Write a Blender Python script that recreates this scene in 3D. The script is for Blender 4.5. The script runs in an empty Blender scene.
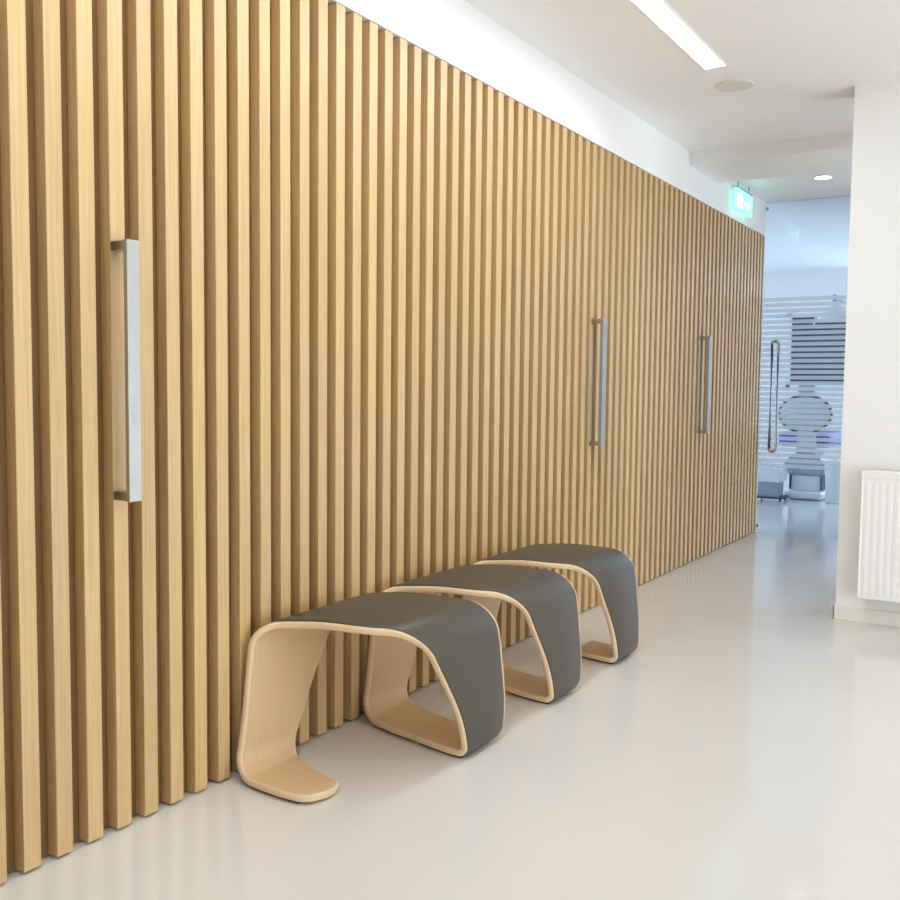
import bpy, bmesh, math, random
from mathutils import Vector, Matrix
random.seed(4)
SC = bpy.context.scene
COL = SC.collection
H = 1.15                      # camera height
WX = -1.978                   # front plane of the slatted wall
CEIL = 2.633
SLAT_TOP = 2.37
GLASS_Y = 7.85
PITCH, FACE, DEEP = 0.0880, 0.0448, 0.037
Y_FIRST = 1.3062

# ------------------------------------------------------------------ materials
def srgb(r, g, b):
    f = lambda c: (c/255/12.92) if c/255 <= .04045 else ((c/255+.055)/1.055)**2.4
    return (f(r), f(g), f(b), 1)

def mat(name, col, rough=.5, metal=0., **kw):
    m = bpy.data.materials.new(name); m.use_nodes = True
    b = m.node_tree.nodes['Principled BSDF']
    b.inputs['Base Color'].default_value = col
    b.inputs['Roughness'].default_value = rough
    b.inputs['Metallic'].default_value = metal
    for k, v in kw.items():
        b.inputs[k.replace('_', ' ')].default_value = v
    return m

def N(m, t, **kw):
    n = m.node_tree.nodes.new(t)
    for k, v in kw.items(): setattr(n, k, v)
    return n

def lk(m, a, b): m.node_tree.links.new(a, b)

def ramp(m, stops):
    r = N(m, 'ShaderNodeValToRGB')
    e = r.color_ramp.elements
    while len(e) < len(stops): e.new(.5)
    for el, (p, c) in zip(e, stops): el.position = p; el.color = c
    return r

def wood(name, stops, coord, scale, rough=.45, slat_var=False):
    """fine straight-grained oak veneer: streaks stretched along one axis"""
    m = mat(name, stops[1], rough)
    b = m.node_tree.nodes['Principled BSDF']
    tc = N(m, 'ShaderNodeTexCoord')
    mp = N(m, 'ShaderNodeMapping'); mp.inputs['Scale'].default_value = scale
    lk(m, tc.outputs[coord], mp.inputs['Vector'])
    n1 = N(m, 'ShaderNodeTexNoise'); n1.inputs['Scale'].default_value = 1; n1.inputs['Detail'].default_value = 5
    n1.inputs['Roughness'].default_value = .6
    lk(m, mp.outputs[0], n1.inputs['Vector'])
    r = ramp(m, [(.28, stops[0]), (.52, stops[1]), (.75, stops[2])])
    lk(m, n1.outputs['Fac'], r.inputs[0])
    out = r.outputs[0]
    if slat_var:
        sp = N(m, 'ShaderNodeSeparateXYZ'); lk(m, tc.outputs[coord], sp.inputs[0])
        d = N(m, 'ShaderNodeMath', operation='DIVIDE'); lk(m, sp.outputs[1], d.inputs[0]); d.inputs[1].default_value = PITCH
        o = N(m, 'ShaderNodeMath', operation='SUBTRACT'); lk(m, d.outputs[0], o.inputs[0]); o.inputs[1].default_value = (Y_FIRST-.02)/PITCH
        fl = N(m, 'ShaderNodeMath', operation='FLOOR'); lk(m, o.outputs[0], fl.inputs[0])
        wn = N(m, 'ShaderNodeTexWhiteNoise', noise_dimensions='1D'); lk(m, fl.outputs[0], wn.inputs['W'])
        mr = N(m, 'ShaderNodeMapRange'); lk(m, wn.outputs['Value'], mr.inputs[0])
        mr.inputs[3].default_value = .94; mr.inputs[4].default_value = 1.05
        hs = N(m, 'ShaderNodeHueSaturation'); lk(m, out, hs.inputs['Color']); lk(m, mr.outputs[0], hs.inputs['Value'])
        out = hs.outputs[0]
    lk(m, out, b.inputs['Base Color'])
    bp = N(m, 'ShaderNodeBump'); bp.inputs['Strength'].default_value = .06; bp.inputs['Distance'].default_value = .002
    lk(m, n1.outputs['Fac'], bp.inputs['Height']); lk(m, bp.outputs[0], b.inputs['Normal'])
    return m

M = {}
M['slat'] = wood('slat_oak', [srgb(194,157,105), srgb(204,169,117), srgb(213,180,130)], 'Object', (150,150,3.5), .5, True)
M['slat'].node_tree.nodes['Principled BSDF'].inputs['Coat Weight'].default_value = .45
M['slat'].node_tree.nodes['Principled BSDF'].inputs['Coat Roughness'].default_value = .42
M['backing'] = wood('backing_gap_shade', [srgb(112,80,42), srgb(124,90,48), srgb(134,98,55)], 'Object', (150,150,3.5), .6)  # oak darkened: shade of the slat gaps put into the colour
M['ply'] = wood('bench_oak', [srgb(206,172,128), srgb(213,180,137), srgb(220,188,146)], 'UV', (2.,190,1), .42)
M['edge'] = mat('bench_edge_ply', srgb(226,200,162), .4)
M['uph'] = mat('grey_leather', srgb(75,69,60), .38)
def finish_uph(m):
    b = m.node_tree.nodes['Principled BSDF']
    tc = N(m, 'ShaderNodeTexCoord'); v = N(m, 'ShaderNodeTexVoronoi'); v.inputs['Scale'].default_value = 420
    lk(m, tc.outputs['Object'], v.inputs['Vector'])
    bp = N(m, 'ShaderNodeBump'); bp.inputs['Strength'].default_value = .12; bp.inputs['Distance'].default_value = .001
    lk(m, v.outputs['Distance'], bp.inputs['Height']); lk(m, bp.outputs[0], b.inputs['Normal'])
finish_uph(M['uph'])
M['rubber'] = mat('black_rubber', srgb(34,32,30), .7)
M['white'] = mat('white_paint', srgb(241,240,239), .6)
M['ceil'] = mat('ceiling_paint', srgb(244,243,242), .75)
M['rad'] = mat('radiator_enamel', srgb(243,242,240), .35)
M['skirt'] = mat('skirting_paint', srgb(236,232,224), .45)
M['grille'] = mat('speaker_grille', srgb(226,223,218), .7)
M['steel'] = mat('satin_steel', srgb(184,184,181), .45, 1.)
def finish_steel(m):
    b = m.node_tree.nodes['Principled BSDF']
    tc = N(m, 'ShaderNodeTexCoord'); n = N(m, 'ShaderNodeTexNoise'); n.inputs['Scale'].default_value = 28; n.inputs['Detail'].default_value = 3
    lk(m, tc.outputs['Object'], n.inputs['Vector'])
    r = ramp(m, [(.3, (.42,)*3+(1,)), (.7, (.56,)*3+(1,))]); lk(m, n.outputs['Fac'], r.inputs[0]); lk(m, r.outputs[0], b.inputs['Roughness'])
finish_steel(M['steel'])
M['darksteel'] = mat('dark_steel', srgb(186,180,172), .35, 1.)
M['cool'] = mat('clinic_white', srgb(228,234,240), .4)
M['coolgrey'] = mat('clinic_grey', srgb(150,170,186), .45)
M['chairpad'] = mat('clinic_pad', srgb(176,192,202), .5)
M['navy'] = mat('dark_rim', srgb(38,58,84), .5)
M['bluecush'] = mat('blue_cushion', srgb(70,92,190), .5)
M['winglass'] = mat('dark_pane', srgb(34,62,92), .15)

def floor_mat():
    m = mat('cast_resin_floor', srgb(224,220,213), .12)
    b = m.node_tree.nodes['Principled BSDF']
    b.inputs['IOR'].default_value = 1.5
    b.inputs['Specular IOR Level'].default_value = .8
    tc = N(m, 'ShaderNodeTexCoord'); n = N(m, 'ShaderNodeTexNoise'); n.inputs['Scale'].default_value = 1.1; n.inputs['Detail'].default_value = 3
    lk(m, tc.outputs['Object'], n.inputs['Vector'])
    r = ramp(m, [(.35, srgb(222,218,211)), (.65, srgb(227,223,216))]); lk(m, n.outputs['Fac'], r.inputs[0]); lk(m, r.outputs[0], b.inputs['Base Color'])
    n2 = N(m, 'ShaderNodeTexNoise'); n2.inputs['Scale'].default_value = 9; n2.inputs['Detail'].default_value = 2
    lk(m, tc.outputs['Object'], n2.inputs['Vector'])
    bp = N(m, 'ShaderNodeBump'); bp.inputs['Strength'].default_value = .05; bp.inputs['Distance'].default_value = .01
    lk(m, n2.outputs['Fac'], bp.inputs['Height']); lk(m, bp.outputs[0], b.inputs['Normal'])
    return m
M['floor'] = floor_mat()

def emit(name, col, s):
    m = bpy.data.materials.new(name); m.use_nodes = True
    nt = m.node_tree; nt.nodes.clear()
    o = nt.nodes.new('ShaderNodeOutputMaterial'); e = nt.nodes.new('ShaderNodeEmission')
    e.inputs[0].default_value = col; e.inputs[1].default_value = s
    nt.links.new(e.outputs[0], o.inputs[0]); return m
STRIP_E = 32
M['lamp'] = emit('lamp_diffuser', (.86, .94, 1, 1), STRIP_E)
M['down'] = emit('downlight_led', (1, .97, .93, 1), 14)
M['exitgreen'] = emit('exit_green', (.34, 1, .74, 1), 1.7)
M['exitwhite'] = emit('exit_white', (.8, 1, .93, 1), 3.)

def glass_mat():
    m = bpy.data.materials.new('clear_glass'); m.use_nodes = True
    nt = m.node_tree; nt.nodes.clear()
    o = nt.nodes.new('ShaderNodeOutputMaterial'); mx = nt.nodes.new('ShaderNodeMixShader')
    t = nt.nodes.new('ShaderNodeBsdfTransparent'); t.inputs[0].default_value = (.93, .965, .985, 1)
    g = nt.nodes.new('ShaderNodeBsdfGlossy'); g.inputs['Roughness'].default_value = 0.0
    fr = nt.nodes.new('ShaderNodeFresnel'); fr.inputs[0].default_value = 1.5
    nt.links.new(fr.outputs[0], mx.inputs[0]); nt.links.new(t.outputs[0], mx.inputs[1]); nt.links.new(g.outputs[0], mx.inputs[2])
    nt.links.new(mx.outputs[0], o.inputs[0]); return m
M['glass'] = glass_mat()

def frost_mat():
    m = bpy.data.materials.new('frosted_film'); m.use_nodes = True
    nt = m.node_tree; nt.nodes.clear()
    o = nt.nodes.new('ShaderNodeOutputMaterial'); mx = nt.nodes.new('ShaderNodeMixShader'); mx.inputs[0].default_value = .8
    t = nt.nodes.new('ShaderNodeBsdfTransparent')
    mx2 = nt.nodes.new('ShaderNodeMixShader'); mx2.inputs[0].default_value = .3
    tr = nt.nodes.new('ShaderNodeBsdfTranslucent'); tr.inputs[0].default_value = (.96, .98, 1, 1)
    d = nt.nodes.new('ShaderNodeBsdfDiffuse'); d.inputs[0].default_value = (.96, .98, 1, 1)
    nt.links.new(tr.outputs[0], mx2.inputs[1]); nt.links.new(d.outputs[0], mx2.inputs[2])
    nt.links.new(t.outputs[0], mx.inputs[1]); nt.links.new(mx2.outputs[0], mx.inputs[2])
    nt.links.new(mx.outputs[0], o.inputs[0]); return m
M['frost'] = frost_mat()

# ------------------------------------------------------------------ mesh helpers
def link(name, bm, mats, parent=None, smooth=False, loc=None):
    me = bpy.data.meshes.new(name)
    bmesh.ops.recalc_face_normals(bm, faces=bm.faces[:])
    bm.to_mesh(me); bm.free()
    for k in (mats if isinstance(mats, (list, tuple)) else [mats]): me.materials.append(M[k])
    if smooth:
        for p in me.polygons: p.use_smooth = True
        try: me.set_sharp_from_angle(angle=math.radians(40))
        except Exception: pass
    o = bpy.data.objects.new(name, me); COL.objects.link(o)
    if parent: o.parent = parent
    if loc: o.location = loc
    return o

def box(bm, x0, x1, y0, y1, z0, z1, bev=0., seg=2, idx=0):
    t = bmesh.new()
    bmesh.ops.create_cube(t, size=1)
    for v in t.verts:
        v.co = Vector(((x0+x1)/2+v.co.x*(x1-x0), (y0+y1)/2+v.co.y*(y1-y0), (z0+z1)/2+v.co.z*(z1-z0)))
    if bev: bmesh.ops.bevel(t, geom=t.edges[:], offset=bev, segments=seg, affect='EDGES', profile=.5)
    for f in t.faces: f.material_index = idx
    me = bpy.data.meshes.new('t'); t.to_mesh(me); t.free(); bm.from_mesh(me); bpy.data.meshes.remove(me)

def cyl(bm, p0, p1, r0, r1=None, seg=24, bev=0.):
    r1 = r0 if r1 is None else r1
    p0, p1 = Vector(p0), Vector(p1); d = p1-p0
    t = bmesh.new()
    bmesh.ops.create_cone(t, cap_ends=True, segments=seg, radius1=r0, radius2=r1, depth=d.length)
    if bev:
        es = [e for e in t.edges if any(len(f.verts) > 4 for f in e.link_faces)]
        bmesh.ops.bevel(t, geom=es, offset=bev, segments=2, affect='EDGES')
    mt = Matrix.Translation((p0+p1)/2) @ d.to_track_quat('Z', 'Y').to_matrix().to_4x4()
    t.transform(mt)
    me = bpy.data.meshes.new('t'); t.to_mesh(me); t.free(); bm.from_mesh(me); bpy.data.meshes.remove(me)

def tube(bm, pts, r, seg=12, closed=False):
    pts = [Vector(p) for p in pts]; n = len(pts); rings = []
    for i, p in enumerate(pts):
        a = pts[(i-1) % n] if (closed or i) else p; b = pts[(i+1) % n] if (closed or i < n-1) else p
        q = (b-a).to_track_quat('Z', 'Y')
        rings.append([bm.verts.new(p + q @ Vector((r*math.cos(2*math.pi*k/seg), r*math.sin(2*math.pi*k/seg), 0))) for k in range(seg)])
    for i in range(n if closed else n-1):
        A, B = rings[i], rings[(i+1) % n]
        for k in range(seg): bm.faces.new((A[k], A[(k+1) % seg], B[(k+1) % seg], B[k]))
    if not closed: bm.faces.new(rings[0][::-1]); bm.faces.new(rings[-1])

def prism(bm, pts, y0, y1, bev=0.):
    """outline in (x, z) extruded along y"""
    t = bmesh.new()
    a = [t.verts.new((x, y0, z)) for x, z in pts]; b = [t.verts.new((x, y1, z)) for x, z in pts]
    t.faces.new(a); t.faces.new(b[::-1]); n = len(pts)
    for i in range(n): t.faces.new((a[i], b[i], b[(i+1) % n], a[(i+1) % n]))
    bmesh.ops.recalc_face_normals(t, faces=t.faces[:])
    if bev: bmesh.ops.bevel(t, geom=t.edges[:], offset=bev, segments=2, affect='EDGES')
    me = bpy.data.meshes.new('t'); t.to_mesh(me); t.free(); bm.from_mesh(me); bpy.data.meshes.remove(me)

def empty(name, loc=(0, 0, 0), rz=0.):
    o = bpy.data.objects.new(name, None); COL.objects.link(o); o.location = loc; o.rotation_euler = (0, 0, rz)
    o.empty_display_size = .1
    return o

def tag(o, label=None, cat=None, group=None, kind=None):
    if label: o['label'] = label
    if cat: o['category'] = cat
    if group: o['group'] = group
    if kind: o['kind'] = kind
    return o

def S(o, label, cat): return tag(o, label, cat, kind='structure')

# ------------------------------------------------------------------ room shell
BACK_Y, SIDE_X = -3.2, 3.4
bm = bmesh.new(); box(bm, -4.6, SIDE_X+.2, BACK_Y-.2, 12.8, -.1, 0)
S(link('floor', bm, 'floor'), 'glossy pale grey seamless resin floor', 'floor')
bm = bmesh.new(); box(bm, -4.6, SIDE_X+.2, BACK_Y-.2, 12.8, CEIL, CEIL+.12)
S(link('ceiling', bm, 'ceil'), 'flat white painted ceiling', 'ceiling')
# left wall: core, and the white band above the slats, flush with their fronts
bm = bmesh.new()
box(bm, WX-.25, WX-.072, BACK_Y, GLASS_Y+.012, 0, CEIL)
box(bm, WX-.075, WX-.0005, BACK_Y, GLASS_Y-.001, SLAT_TOP, CEIL)
box(bm, WX-.075, WX-.014, GLASS_Y-.001, GLASS_Y+.012, 0, SLAT_TOP)
S(link('wall_left', bm, 'white'), 'white wall band above the wooden slats', 'wall')

K0 = int((BACK_Y+.05-Y_FIRST)/PITCH)
K_END = 75                     # one past the last slat before the glass
def slat_y(k): return Y_FIRST+PITCH*k
def slats(k0, k1, parent):
    bm = bmesh.new()
    for k in range(k0, k1):
        y = slat_y(k)
        box(bm, WX-DEEP, WX, y, min(y+FACE, GLASS_Y-.002), .007, SLAT_TOP-.004, .0012, 1)
    o = link('slat_panel', bm, 'slat', parent)
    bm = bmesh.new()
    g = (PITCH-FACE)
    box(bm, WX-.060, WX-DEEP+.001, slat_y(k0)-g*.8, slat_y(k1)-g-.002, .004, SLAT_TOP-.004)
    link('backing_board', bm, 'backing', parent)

def pull_handle(parent, y0, w, t, z0=.856, z1=1.500):
    h = empty('door_handle'); h.parent = parent
    bm = bmesh.new(); box(bm, WX+.050, WX+.050+t, y0+.002, y0+.002+w, z0, z1, .0015, 2)
    link('grip_bar', bm, 'steel', h)
    for z in (z0+.002, z1-.024):
        bm = bmesh.new(); box(bm, WX, WX+.052, y0+.004, y0+w-.002, z, z+.022, .001, 1)
        link('standoff', bm, 'darksteel', h)
    return h

# fixed bays and doors of the slatted wall (each door starts at the slat that carries its handle)
BAYS = [('fixed', K0, 3), ('door', 3, 22), ('fixed', 22, 36), ('door', 36, 56), ('door', 56, K_END)]
nd = 0; nf = 0
HAND = {3: 1.566, 36: 4.482, 56: 6.245}
DOORLAB = {1: 'slatted oak door with the nearest and largest steel pull handle',
           2: 'slatted oak door with the middle steel pull handle, past the stools',
           3: 'slatted oak door with the farthest steel pull handle, next to the glass'}
FIXLAB = {1: 'vertical oak slats at the far left, before the nearest door',
          2: 'vertical oak slats behind the stools, between two flush doors'}
for kind, a, b in BAYS:
    if kind == 'door':
        nd += 1; o = empty('door_%d' % nd, (0, 0, 0)); S(o, DOORLAB[nd], 'door')
        pull_handle(o, HAND[a], .038 if nd == 1 else .052, .014 if nd == 1 else .018)
    else:
        nf += 1; o = empty('trim_%d' % nf, (0, 0, 0)); S(o, FIXLAB[nf], 'wall panelling')
    slats(a, b, o)

# right wall block that closes the room at the front and narrows the corridor behind
RX, RY = -.872, 5.07
bm = bmesh.new(); box(bm, RX, SIDE_X+.2, RY, RY+.22, 0, CEIL)
S(link('wall_right', bm, 'white'), 'plain white wall with the radiator, right edge of the corridor', 'wall')
bm = bmesh.new()
box(bm, RX-.011, SIDE_X, RY-.012, RY+.0, 0, .072, .003)
box(bm, RX-.012, RX, RY-.012, RY+.22, 0, .072, .003)
S(link('baseboard_right', bm, 'skirt'), 'low off-white skirting at the foot of the right wall', 'baseboard')
# back of the room (behind the camera) with a window opening, and the side wall
WB = (-1.4, 2.9, .55, 2.45)    # x0 x1 z0 z1
bm = bmesh.new()
box(bm, WX-.25, WB[0], BACK_Y-.2, BACK_Y, 0, CEIL); box(bm, WB[1], SIDE_X+.2, BACK_Y-.2, BACK_Y, 0, CEIL)
box(bm, WB[0], WB[1], BACK_Y-.2, BACK_Y, 0, WB[2]); box(bm, WB[0], WB[1], BACK_Y-.2, BACK_Y, WB[3], CEIL)
S(link('wall_back', bm, 'white'), 'white back wall with a wide window opening', 'wall')
bm = bmesh.new(); box(bm, SIDE_X, SIDE_X+.2, BACK_Y, GLASS_Y+.05, 0, CEIL)
S(link('wall_side', bm, 'white'), 'white side wall of the waiting area', 'wall')
# downstand across the corridor ceiling
bm = bmesh.new(); box(bm, WX, SIDE_X, 5.97, 6.55, 2.55, CEIL+.01)
S(link('trim_3', bm, 'ceil'), 'shallow white downstand crossing the corridor ceiling', 'ceiling beam')

# ------------------------------------------------------------------ ceiling fittings
t = empty('ceiling_light', (-1.372, 1.2, CEIL))
bm = bmesh.new(); box(bm, -.047, .047, -1.2, 3.252, -.004, .004, .0015, 1); link('diffuser', bm, 'lamp', t)
bm = bmesh.new()
for x0, x1, y0, y1 in ((-.052, -.047, -1.205, 3.257), (.047, .052, -1.205, 3.257), (-.047, .047, 3.252, 3.257), (-.047, .047, -1.205, -1.2)):
    box(bm, x0, x1, y0, y1, -.006, .004)
link('frame', bm, 'white', t)
tag(t, 'long bright recessed strip light in the white ceiling', 'ceiling light')

t = empty('ceiling_speaker', (-1.372, 4.77, CEIL))
bm = bmesh.new(); cyl(bm, (0, 0, -.006), (0, 0, .004), .086, seg=48, bev=.002); link('grille', bm, 'grille', t, True)
bm = bmesh.new()
tube(bm, [(.088*math.cos(a*math.pi/24), .088*math.sin(a*math.pi/24), -.003) for a in range(48)], .004, 8, True); link('ring', bm, 'grille', t, True)
tag(t, 'round beige speaker grille set in the ceiling past the strip light', 'speaker')

t = empty('downlight', (-1.407, 7.10, CEIL))
bm = bmesh.new(); cyl(bm, (0, 0, -.004), (0, 0, .004), .056, seg=40); link('lens', bm, 'down', t)
bm = bmesh.new()
tube(bm, [(.06*math.cos(a*math.pi/20), .06*math.sin(a*math.pi/20), -.003) for a in range(40)], .005, 8, True); link('rim', bm, 'white', t, True)
tag(t, 'small round lit downlight in the corridor ceiling before the glass', 'downlight')

# exit sign hung under the ceiling, parallel to the left wall
EX = WX+.035
t = empty('exit_sign', (EX, 6.85, 2.425))
L_, HH = .42, .15
bm = bmesh.new(); box(bm, -.011, .011, 0, L_, 0, HH, .003); link('panel', bm, 'exitgreen', t)
bm = bmesh.new()                                             # running figure, doorway and arrow
x0, x1 = .0105, .0125
def quad(pts):
    vs0 = [bm.verts.new((x0, y, z)) for y, z in pts]; vs1 = [bm.verts.new((x1, y, z)) for y, z in pts]
    bm.faces.new(vs0); bm.faces.new(vs1[::-1])
    for i in range(len(pts)): bm.faces.new((vs0[i], vs0[(i+1) % len(pts)], vs1[(i+1) % len(pts)], vs1[i]))
quad([(.03, .012), (.03, .113), (.10, .113), (.10, .012), (.085, .012), (.085, .1), (.045, .1), (.045, .012)])
quad([(.125 + .011*math.cos(a*math.pi/6), .097+.011*math.sin(a*math.pi/6)) for a in range(12)])
quad([(.118, .083), (.140, .086), (.150, .052), (.130, .047)])
quad([(.130, .05), (.145, .05), (.128, .028), (.105, .020), (.102, .03), (.118, .036)])
quad([(.138, .052), (.15, .052), (.166, .034), (.182, .036), (.184, .025), (.16, .022)])
quad([(.119, .083), (.121, .074), (.1, .064), (.096, .072)])
quad([(.139, .086), (.166, .07), (.178, .078), (.174, .086), (.165, .081), (.142, .095)])
quad([(.225, .052), (.30, .052), (.30, .03), (.36, .0625), (.30, .095), (.30, .073), (.225, .073)])
link('pictogram', bm, 'exitwhite', t)
bm = bmesh.new(); box(bm, -.013, .013, .01, L_-.01, HH-.001, HH+.012, .002); link('housing', bm, 'coolgrey', t)
for y in (.07, L_-.07):
    bm = bmesh.new(); cyl(bm, (0, y, HH+.01), (0, y, CEIL-2.425), .005, seg=10); link('hanger', bm, 'coolgrey', t)
tag(t, 'glowing green exit sign hung from the ceiling above the slats', 'sign')

# ------------------------------------------------------------------ radiator on the right wall
RW = 1.15
t = empty('radiator', (-.757, RY-.012, .10))
bm = bmesh.new(); z0, z1 = .04, .665
yf = -.098
box(bm, .004, RW-.004, yf+.006, yf+.014, z0, z1-.035, .002)
n = 34
for i in range(n):                                            # pressed vertical flutes
    xa = .012+i*(RW-.024)/n; w = (RW-.024)/n
    prism_pts = [(xa+.003, yf+.0065), (xa+.010, yf+.0045), (xa+w-.010, yf+.0045), (xa+w-.003, yf+.0065)]
    lo = [bm.verts.new((x, y, z0+.02)) for x, y in prism_pts]; hi = [bm.verts.new((x, y, z1-.055)) for x, y in prism_pts]
    for a in range(3): bm.faces.new((lo[a], lo[a+1], hi[a+1], hi[a]))
    bm.faces.new(lo[::-1]); bm.faces.new(hi)
link('front_panel', bm, 'rad', t)
bm = bmesh.new(); box(bm, .004, RW-.004, -.040, -.030, z0, z1-.04, .002); link('rear_panel', bm, 'rad', t)
bm = bmesh.new(); box(bm, 0, RW, yf+.002, -.026, z1-.036, z1, .003)
link('top_grille', bm, 'rad', t)
for x in (0, RW-.008):
    bm = bmesh.new(); box(bm, x, x+.008, yf+.004, -.026, z0+.008, z1-.036, .002); link('side_panel', bm, 'rad', t)
for x in (.2, RW-.25):
    bm = bmesh.new(); box(bm, x, x+.03, -.031, .010, .15, .6, .001); link('bracket', bm, 'rad', t)
bm = bmesh.new(); box(bm, .012, RW-.012, yf+.014, -.04, z0+.06, z1-.12, .001); link('convector', bm, 'coolgrey', t)
tag(t, 'white fluted panel radiator hung low on the right wall', 'radiator')

# ------------------------------------------------------------------ curved stools
ZB = .007; TH = .021; STOOL_PITCH = .606; SE = -1.685
def fillet_path(P):
    """P: (x, z, r); returns a list of (x, z) with round corners"""
    out = [Vector((P[0][0], P[0][1]))]
    for i in range(1, len(P)-1):
        a, b, c = Vector(P[i-1][:2]), Vector(P[i][:2]), Vector(P[i+1][:2])
        u, v = (a-b).normalized(), (c-b).normalized()
        ang = u.angle(v); t = P[i][2]/math.tan(ang/2)
        s, e = b+u*t, b+v*t
        n = max(3, int((math.pi-ang)/math.radians(6)))
        cen = b+(u+v).normalized()*(P[i][2]/math.sin(ang/2))
        a0 = math.atan2(s.y-cen.y, s.x-cen.x); a1 = math.atan2(e.y-cen.y, e.x-cen.x)
        da = (a1-a0+math.pi) % (2*math.pi)-math.pi
        for k in range(n+1):
            th = a0+da*k/n; out.append(cen+Vector((math.cos(th), math.sin(th)))*P[i][2])
    out.append(Vector((P[-1][0], P[-1][1])))
    res = [out[0]]                                            # resample
    for p in out[1:]:
        d = (p-res[-1]).length
        if d < 1e-5: continue
        n = max(1, int(d/.016)); q = res[-1].copy()
        for k in range(1, n+1): res.append(q.lerp(p, k/n))
    return res

def profile(start):
    return fillet_path([(start, ZB, 0), (-1.962, ZB, .078), (-1.956, .450, .070), (-1.73, .468, .9), (-1.498, .456, .102), (-1.471, ZB, .034), (SE, ZB, 0)])
def keys(start):
    return [(start, ZB, 1.887 if start < -1.67 else 1.945, 2.085 if start < -1.67 else 2.082), (-1.785, ZB, 1.903 if start < -1.67 else 1.936, 2.115), (-1.871, ZB, 1.928 if start < -1.67 else 1.944, 2.150), (-1.957, .059, 1.968, 2.214), (-1.960, .153, 1.988, 2.258),
        (-1.958, .266, 2.002, 2.322), (-1.957, .345, 2.011, 2.372), (-1.940, .425, 2.030, 2.462), (-1.89, .454, 2.072, 2.560),
        (-1.80, .462, 2.104, 2.594), (-1.723, .466, 2.111, 2.606), (-1.665, .465, 2.127, 2.616), (-1.597, .461, 2.156, 2.630), (-1.540, .449, 2.205, 2.655),
        (-1.511, .425, 2.245, 2.675), (-1.496, .391, 2.279, 2.691), (-1.491, .335, 2.318, 2.709), (-1.488, .274, 2.360, 2.713), (-1.484, .205, 2.404, 2.720),
        (-1.480, .122, 2.445, 2.725), (-1.474, .045, 2.465, 2.706), (-1.505, ZB, 2.460, 2.668),
        (-1.60, ZB, 2.473, 2.680), (SE, ZB, 1.887+STOOL_PITCH, 2.085+STOOL_PITCH)]
OUT = profile(SE); KEYS = keys(SE)
def arclen(P):
    s = [0.]
    for a, b in zip(P, P[1:]): s.append(s[-1]+(b-a).length)
    return s
def key_s():
    ks = []; lo = 0
    for i, (x, z, a, b) in enumerate(KEYS):
        if i == 0: ks.append(0.); continue
        if i == len(KEYS)-1: ks.append(SL[-1]); continue
        best = min(range(lo+1, len(OUT)-1), key=lambda j: (OUT[j]-Vector((x, z))).length + (0 if j-lo < 60 else 1))
        ks.append(SL[best]); lo = best
    return ks
def interp(s, col):
    i = 0
    while i < len(KS)-2 and s > KS[i+1]: i += 1
    y = [k[col] for k in KEYS]
    def slope(j):
        if j == 0: return (y[1]-y[0])/(KS[1]-KS[0])
        if j == len(KS)-1: return (y[-1]-y[-2])/(KS[-1]-KS[-2])
        h0, h1 = KS[j]-KS[j-1], KS[j+1]-KS[j]
        d0, d1 = (y[j]-y[j-1])/h0, (y[j+1]-y[j])/h1
        return (d0*h1+d1*h0)/(h0+h1)
    h = KS[i+1]-KS[i]; t = min(1, max(0, (s-KS[i])/h))
    m0, m1 = slope(i)*h, slope(i+1)*h
    return (2*t**3-3*t**2+1)*y[i]+(t**3-2*t**2+t)*m0+(-2*t**3+3*t**2)*y[i+1]+(t**3-t**2)*m1
BX, BY = -1.72, 2.30                                          # stool origin
def smoothw(vals, it=3):
    for _ in range(it): vals = [vals[0]]+[(vals[i-1]+2*vals[i]+vals[i+1])/4 for i in range(1, len(vals)-1)]+[vals[-1]]
    return vals
def setup(start):
    global OUT, KEYS, SL, KS, NORM, YF, YB
    OUT = profile(start); KEYS = keys(start); SL = arclen(OUT); KS = key_s()
    NORM = []
    for i in range(len(OUT)):                                 # inward normals (path runs foot > leg > seat > face > tail)
        a, b = OUT[max(0, i-1)], OUT[min(len(OUT)-1, i+1)]; d = (b-a).normalized()
        NORM.append(Vector((d.y, -d.x)))
    YF = smoothw([interp(s, 2) for s in SL], 14); YB = smoothw([interp(s, 3) for s in SL], 6)

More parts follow.
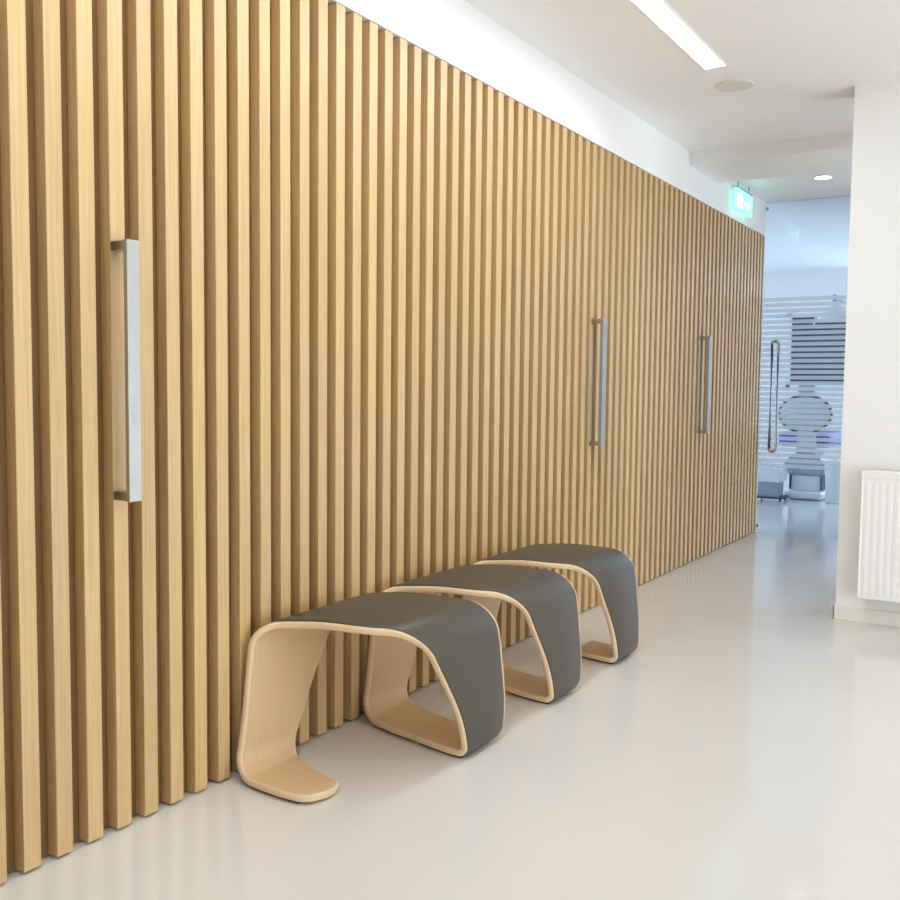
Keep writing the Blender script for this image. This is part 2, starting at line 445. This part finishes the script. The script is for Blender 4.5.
def ribbon(i0, i1, d_out, d_in, inset, rad, tip0=(0., 0.), tip1=(0., 0.), idx_face=0, idx_edge=1, nround=4):
    """strip along OUT[i0..i1], from outward offset d_out to inward offset d_in, round long edges"""
    bm = bmesh.new(); uv = bm.loops.layers.uv.new('UVMap'); rings = []
    for i in range(i0, i1+1):
        s = SL[i]; yf, yb = YF[i]+inset[0], YB[i]-inset[1]
        for tip, ds in ((tip0, s-SL[i0]), (tip1, SL[i1]-s)):
            for side in (0, 1):
                r_ = tip[side]
                if r_ and ds < r_:
                    c = r_-math.sqrt(max(0, r_*r_-(r_-ds)**2))
                    if side: yb -= c
                    else: yf += c
        q = rad; ring = []
        for (cy, cn, a0) in ((yf+q, -d_out+q, 180), (yb-q, -d_out+q, 270), (yb-q, d_in-q, 0), (yf+q, d_in-q, 90)):
            for k in range(nround+1):
                a = math.radians(a0+90*k/nround)
                y = cy+q*math.cos(a); n = cn+q*math.sin(a)
                p = OUT[i]+NORM[i]*n
                ring.append((bm.verts.new((p.x-BX, y-BY, p.y)), s, y))
        rings.append(ring)
    m = len(rings[0]); nr = nround+1
    edge = set(list(range(0, nr-1))+list(range(nr*3, nr*4-1))+list(range(nr, nr*2-1))+list(range(nr*2, nr*3-1))+[nr*4-1, nr*2-1])
    for A, B in zip(rings, rings[1:]):
        for k in range(m):
            k2 = (k+1) % m
            f = bm.faces.new((A[k][0], B[k][0], B[k2][0], A[k2][0]))
            f.material_index = idx_edge if k in edge else idx_face
            for l, w in zip(f.loops, (A[k], B[k], B[k2], A[k2])): l[uv].uv = (w[1], w[2])
    for R_ in (rings[0], rings[-1]):
        f = bm.faces.new([w[0] for w in R_]); f.material_index = idx_edge
    return bm

def glide(i0, i1):
    bm = bmesh.new(); rows = []
    for i in range(i0, i1+1):
        x = OUT[i].x-BX; a, b = YF[i]+.012-BY, YB[i]-.012-BY
        rows.append([bm.verts.new((x, a, 0.0005)), bm.verts.new((x, b, 0.0005)), bm.verts.new((x, b, ZB+.001)), bm.verts.new((x, a, ZB+.001))])
    for A, B in zip(rows, rows[1:]):
        for k in range(4): bm.faces.new((A[k], A[(k+1) % 4], B[(k+1) % 4], B[k]))
    bm.faces.new(rows[0]); bm.faces.new(rows[-1][::-1])
    return bm
STOOLS = ['nearest curved plywood stool with grey seat, its rounded foot showing at left',
          'middle curved plywood stool of the row, between the nearest and the farthest grey stools',
          'farthest curved plywood stool with grey seat, at the corridor end of the row']
def stool(k):
    o = empty('stool', (BX, BY+STOOL_PITCH*k, 0))
    tag(o, STOOLS[k], 'stool', 'curved plywood stools along the slatted wall')
    return o
def build_parts(start, parent, tip):
    setup(start); n = len(OUT)
    i_top = min(range(n), key=lambda i: (OUT[i]-Vector((-1.915, .450))).length)
    i_bot = min((i for i in range(n) if SL[i] > SL[-1]*.6), key=lambda i: (OUT[i]-Vector((-1.495, ZB))).length)
    flat0 = [i for i in range(n) if OUT[i].y < ZB+.0015 and SL[i] < SL[-1]*.4]
    flat1 = [i for i in range(n) if OUT[i].y < ZB+.0015 and SL[i] > SL[-1]*.6]
    return [link('plywood_shell', ribbon(0, n-1, 0, TH, (0, 0), .0075, tip0=tip), ['ply', 'edge'], parent, True),
            link('seat_upholstery', ribbon(i_top, i_bot, .0045, .002, (.0085, .020), .003, tip0=(.02, .02), tip1=(.015, .015), idx_edge=0), 'uph', parent, True),
            link('floor_pad', glide(flat0[3 if tip[0] else 1], flat0[-1]), 'rubber', parent),
            link('floor_pad', glide(flat1[0], flat1[-2]), 'rubber', parent)]
build_parts(-1.652, stool(0), (.06, .03))                    # the end stool shows its whole rounded foot
second = stool(1)
parts = build_parts(SE-.002, second, (0., 0.))
third = stool(2)
for p in parts:
    c = p.copy(); COL.objects.link(c); c.parent = third

# ------------------------------------------------------------------ glass screen and door at the corridor end
GX0, GX1 = WX-.012, .60
gd = empty('door_4', (0, 0, 0)); S(gd, 'full height glass door with frosted stripes at the corridor end', 'glass door')
bm = bmesh.new(); box(bm, GX0, GX1, GLASS_Y, GLASS_Y+.010, .006, CEIL-.004); link('pane', bm, 'glass', gd)
bm = bmesh.new(); z = .53
while z < 1.86:
    bm.faces.new([bm.verts.new(p) for p in ((GX0+.002, GLASS_Y-.0006, z), (GX1-.002, GLASS_Y-.0006, z), (GX1-.002, GLASS_Y-.0006, z+.030), (GX0+.002, GLASS_Y-.0006, z+.030))]); z += .0440
link('frosted_stripes', bm, 'frost', gd)
hx, hy = -1.858, GLASS_Y-.055
hh = empty('pull_handle'); hh.parent = gd
bm = bmesh.new(); r = .024; z0, z1 = .66, 1.535; pts = []
for k in range(13): a = math.pi*k/12; pts.append((hx+r*math.cos(a), hy, z1-r+r*math.sin(a)))
for k in range(13): a = math.pi+math.pi*k/12; pts.append((hx+r*math.cos(a), hy, z0+r+r*math.sin(a)))
tube(bm, pts, .0115, 10, True); link('loop_grip', bm, 'darksteel', hh, True)
for z in (z0+.10, z1-.10):
    bm = bmesh.new(); cyl(bm, (hx-r, hy, z), (hx-r, GLASS_Y, z), .008, seg=12); link('standoff', bm, 'darksteel', hh, True)
for z in (.05, CEIL-.05):
    bm = bmesh.new(); box(bm, GX0+.013, GX0+.030, GLASS_Y-.004, GLASS_Y+.014, z-.012, z+.012, .002); link('hinge', bm, 'darksteel', gd)

# ------------------------------------------------------------------ treatment room behind the glass
FY = 12.5
bm = bmesh.new(); box(bm, -4.6, SIDE_X+.2, FY, FY+.2, 0, CEIL); S(link('wall_far', bm, 'white'), 'far white wall of the treatment room behind the glass', 'wall')
bm = bmesh.new(); box(bm, -4.6, -4.4, GLASS_Y+.05, FY, 0, CEIL); S(link('wall_far_left', bm, 'white'), 'left white wall of the treatment room', 'wall')
bm = bmesh.new(); box(bm, .6, .8, GLASS_Y+.05, FY, 0, CEIL); S(link('wall_far_right', bm, 'white'), 'right white wall of the treatment room', 'wall')
bm = bmesh.new(); box(bm, -4.6, WX-.25, GLASS_Y-.15, GLASS_Y+.012, 0, CEIL); box(bm, .60, SIDE_X, GLASS_Y-.04, GLASS_Y+.05, 0, CEIL)
S(link('wall_entry', bm, 'white'), 'white wall beside the glass door inside the treatment room', 'wall')
w = empty('window_1', (0, 0, 0)); S(w, 'dark blue window on the far wall seen through the frosted stripes', 'window')
bm = bmesh.new(); box(bm, -2.78, -1.95, FY-.012, FY-.002, 1.22, 2.06); link('pane', bm, 'winglass', w)
bm = bmesh.new()
for a in ((-2.83, -1.90, 2.06, 2.11), (-2.83, -1.90, 1.17, 1.22), (-2.83, -2.78, 1.17, 2.11), (-1.95, -1.90, 1.17, 2.11)):
    box(bm, a[0], a[1], FY-.03, FY, a[2], a[3], .003)
link('frame', bm, 'cool', w)

# dental chair seen from behind
cx, cy = -2.15, 10.5
c = empty('dental_chair', (cx, cy, 0))
bm = bmesh.new(); box(bm, -.20, .19, -.10, .55, .006, .085, .03, 4); link('base_plate', bm, 'cool', c, True)
bm = bmesh.new(); box(bm, -.15, .15, .02, .40, .084, .25, .012, 3); link('pedestal', bm, 'cool', c, True)
for x in (-.165, .15):
    bm = bmesh.new(); box(bm, x, x+.015, .0, .30, .10, .25, .003); link('side_rail', bm, 'navy', c)
bm = bmesh.new(); prism(bm, [(-.19, .25), (.17, .25), (.19, .36), (.10, .49), (-.13, .49), (-.24, .36)], .0, .42, .02); link('body', bm, 'coolgrey', c, True)
bm = bmesh.new(); prism(bm, [(-.11, .48), (.08, .48), (.06, .75), (-.11, .75)], .02, .14, .015); link('stem', bm, 'chairpad', c, True)
bm = bmesh.new(); box(bm, -.33, .20, .16, .95, .54, .70, .04, 4); link('seat', bm, 'bluecush', c, True)
def ellipsoid(bm, ce, rx, ry, rz, nu=40, nv=20, power=1.):
    t = bmesh.new(); bmesh.ops.create_uvsphere(t, u_segments=nu, v_segments=nv, radius=1)
    for v in t.verts: v.co = Vector((ce[0]+v.co.x*rx, ce[1]+v.co.y*ry, ce[2]+v.co.z*rz))
    me = bpy.data.meshes.new('t'); t.to_mesh(me); t.free(); bm.from_mesh(me); bpy.data.meshes.remove(me)
bm = bmesh.new(); ellipsoid(bm, (-.035, .05, .90), .255, .07, .185); link('backrest', bm, 'chairpad', c, True)
bm = bmesh.new()
tube(bm, [(-.035+.262*math.cos(a*math.pi/24), .05, .90+.192*math.sin(a*math.pi/24)) for a in range(48)], .016, 8, True); link('rim', bm, 'navy', c, True)
bm = bmesh.new(); box(bm, -.115, .06, .02, .09, 1.10, 1.22, .025, 3); link('headrest', bm, 'coolgrey', c, True)
bm = bmesh.new(); box(bm, -.05, -.01, .04, .07, 1.05, 1.11, .004); link('neck_bar', bm, 'navy', c)
tag(c, 'pale blue dental chair with round backrest seen behind the glass', 'dental chair')

# wheeled cart to its left
t = empty('cart', (-2.437, 10.18, 0))
bm = bmesh.new(); prism(bm, [(-.125, .20), (.13, .20), (.145, .33), (.0, .37), (-.12, .44), (-.145, .44)], -.14, .16, .012); link('top_shell', bm, 'cool', t, True)
bm = bmesh.new(); box(bm, -.10, .11, -.11, .13, .045, .20, .008); link('basket', bm, 'coolgrey', t)
bm = bmesh.new(); box(bm, -.14, .16, -.14, .16, .03, .05, .005); link('base_frame', bm, 'navy', t)
for x, y in ((-.11, -.11), (.13, -.11), (-.11, .13), (.13, .13)):
    bm = bmesh.new(); cyl(bm, (x-.008, y, .016), (x+.008, y, .016), .0155, seg=16); link('wheel', bm, 'rubber', t, True)
tag(t, 'low white wheeled cart with grey basket left of the dental chair', 'cart')

# white waste bin to its right
t = empty('bin', (-1.845, 10.35, 0))
bm = bmesh.new(); cyl(bm, (0, 0, .0), (0, 0, .40), .068, .085, 28, .008); link('body', bm, 'cool', t, True)
bm = bmesh.new(); cyl(bm, (0, 0, .40), (0, 0, .455), .088, .05, 28, .012); link('lid', bm, 'white', t, True)
tag(t, 'slim white bin standing right of the dental chair', 'bin')

# treatment lamp on its post
t = empty('dental_lamp', (-1.45, 10.25, 0))
bm = bmesh.new(); cyl(bm, (0, 0, 0), (0, 0, 1.80), .022, seg=16); link('post', bm, 'cool', t, True)
bm = bmesh.new(); cyl(bm, (0, 0, 0.0), (0, 0, .03), .16, .15, 28, .006); link('base', bm, 'cool', t, True)
bm = bmesh.new(); tube(bm, [(0, 0, 1.78), (-.10, -.06, 1.88), (-.25, -.15, 2.0), (-.385, -.25, 2.045)], .016, 12); link('arm', bm, 'cool', t, True)
bm = bmesh.new(); cyl(bm, (-.385, -.25, 1.985), (-.385, -.25, 2.09), .018, seg=16, bev=.004); link('joint', bm, 'coolgrey', t, True)
bm = bmesh.new()
prof = [(.02, 2.0), (.05, 1.985), (.10, 1.94), (.14, 1.885), (.155, 1.84), (.145, 1.83), (.0, 1.86)]
rings = [[bm.verts.new((-.385+r_*math.cos(2*math.pi*k/28), -.25+r_*math.sin(2*math.pi*k/28), z)) for k in range(28)] for r_, z in prof[:-1]]
for A, B in zip(rings, rings[1:]):
    for k in range(28): bm.faces.new((A[k], A[(k+1) % 28], B[(k+1) % 28], B[k]))
bm.faces.new(rings[0]); bm.faces.new(rings[-1][::-1])
link('lamp_head', bm, 'cool', t, True)
for sx in (-.165, .165):
    bm = bmesh.new(); tube(bm, [(-.385+sx*.8, -.25, 1.90), (-.385+sx*1.05, -.25, 1.86), (-.385+sx*1.12, -.25, 1.79)], .010, 8); link('grip', bm, 'white', t, True)
tag(t, 'pale treatment lamp with domed head above the dental chair', 'lamp')

# ------------------------------------------------------------------ lights
def area(name, loc, rot, sx, sy, power, col):
    d = bpy.data.lights.new(name, 'AREA'); d.shape = 'RECTANGLE'; d.size = sx; d.size_y = sy; d.energy = power; d.color = col
    o = bpy.data.objects.new(name, d); COL.objects.link(o); o.location = loc; o.rotation_euler = rot
    return o
R90 = math.pi/2
# unseen fill light added at the side wall, tilted up to brighten the ceiling
area('side_fill', (SIDE_X-.03, 2.2, .85), (0, R90+math.radians(27), 0), 1.5, 5.0, 215, (.845, .925, 1))
# unseen fill light added on the right to brighten the corridor end
area('corridor_fill', (SIDE_X-.03, 6.6, 1.2), (0, R90+math.radians(10), 0), 1.8, 2.0, 110, (.84, .93, 1))
# treatment room: cold fill lights added out of view, far wall and left
area('clinic_fill', (-.75, FY-.03, 1.5), (-R90, 0, 0), 2.2, 1.9, 62, (.60, .77, 1))
area('clinic_fill_left', (-4.38, 10.2, 1.5), (0, -R90, 0), 1.9, 3.6, 45, (.60, .77, 1))

wd = bpy.data.worlds.new('sky'); SC.world = wd; wd.use_nodes = True
bg = wd.node_tree.nodes['Background']; bg.inputs[0].default_value = (.8, .9, 1, 1); bg.inputs[1].default_value = 1.0

# ------------------------------------------------------------------ camera
cam = bpy.data.cameras.new('camera'); co = bpy.data.objects.new('camera', cam); COL.objects.link(co)
r2 = Vector((0.8469779394, 0.5315277286, 0.0103268530)); u2 = Vector((-0.0439520811, 0.0506518037, 0.9977487707)); f2 = Vector((-0.5298080641, 0.8455250845, -0.0662627101))
mt = Matrix.Identity(4)
for i in range(3): mt[i][0], mt[i][1], mt[i][2] = r2[i], u2[i], -f2[i]
mt.translation = Vector((0, 0, H)); co.matrix_world = mt
cam.sensor_width = 36; cam.lens = 955.0689/900*36; cam.clip_start = .05
SC.camera = co

vs = SC.view_settings
vs.view_transform = 'Standard'; vs.look = 'None'; vs.gamma = 1; vs.use_curve_mapping = False
vs.exposure = -0.1
SC.cycles.use_denoising = True
SC.cycles.max_bounces = 12; SC.cycles.diffuse_bounces = 6; SC.cycles.transparent_max_bounces = 16
SC.cycles.caustics_reflective = False; SC.cycles.caustics_refractive = False
SC.cycles.sample_clamp_indirect = 6
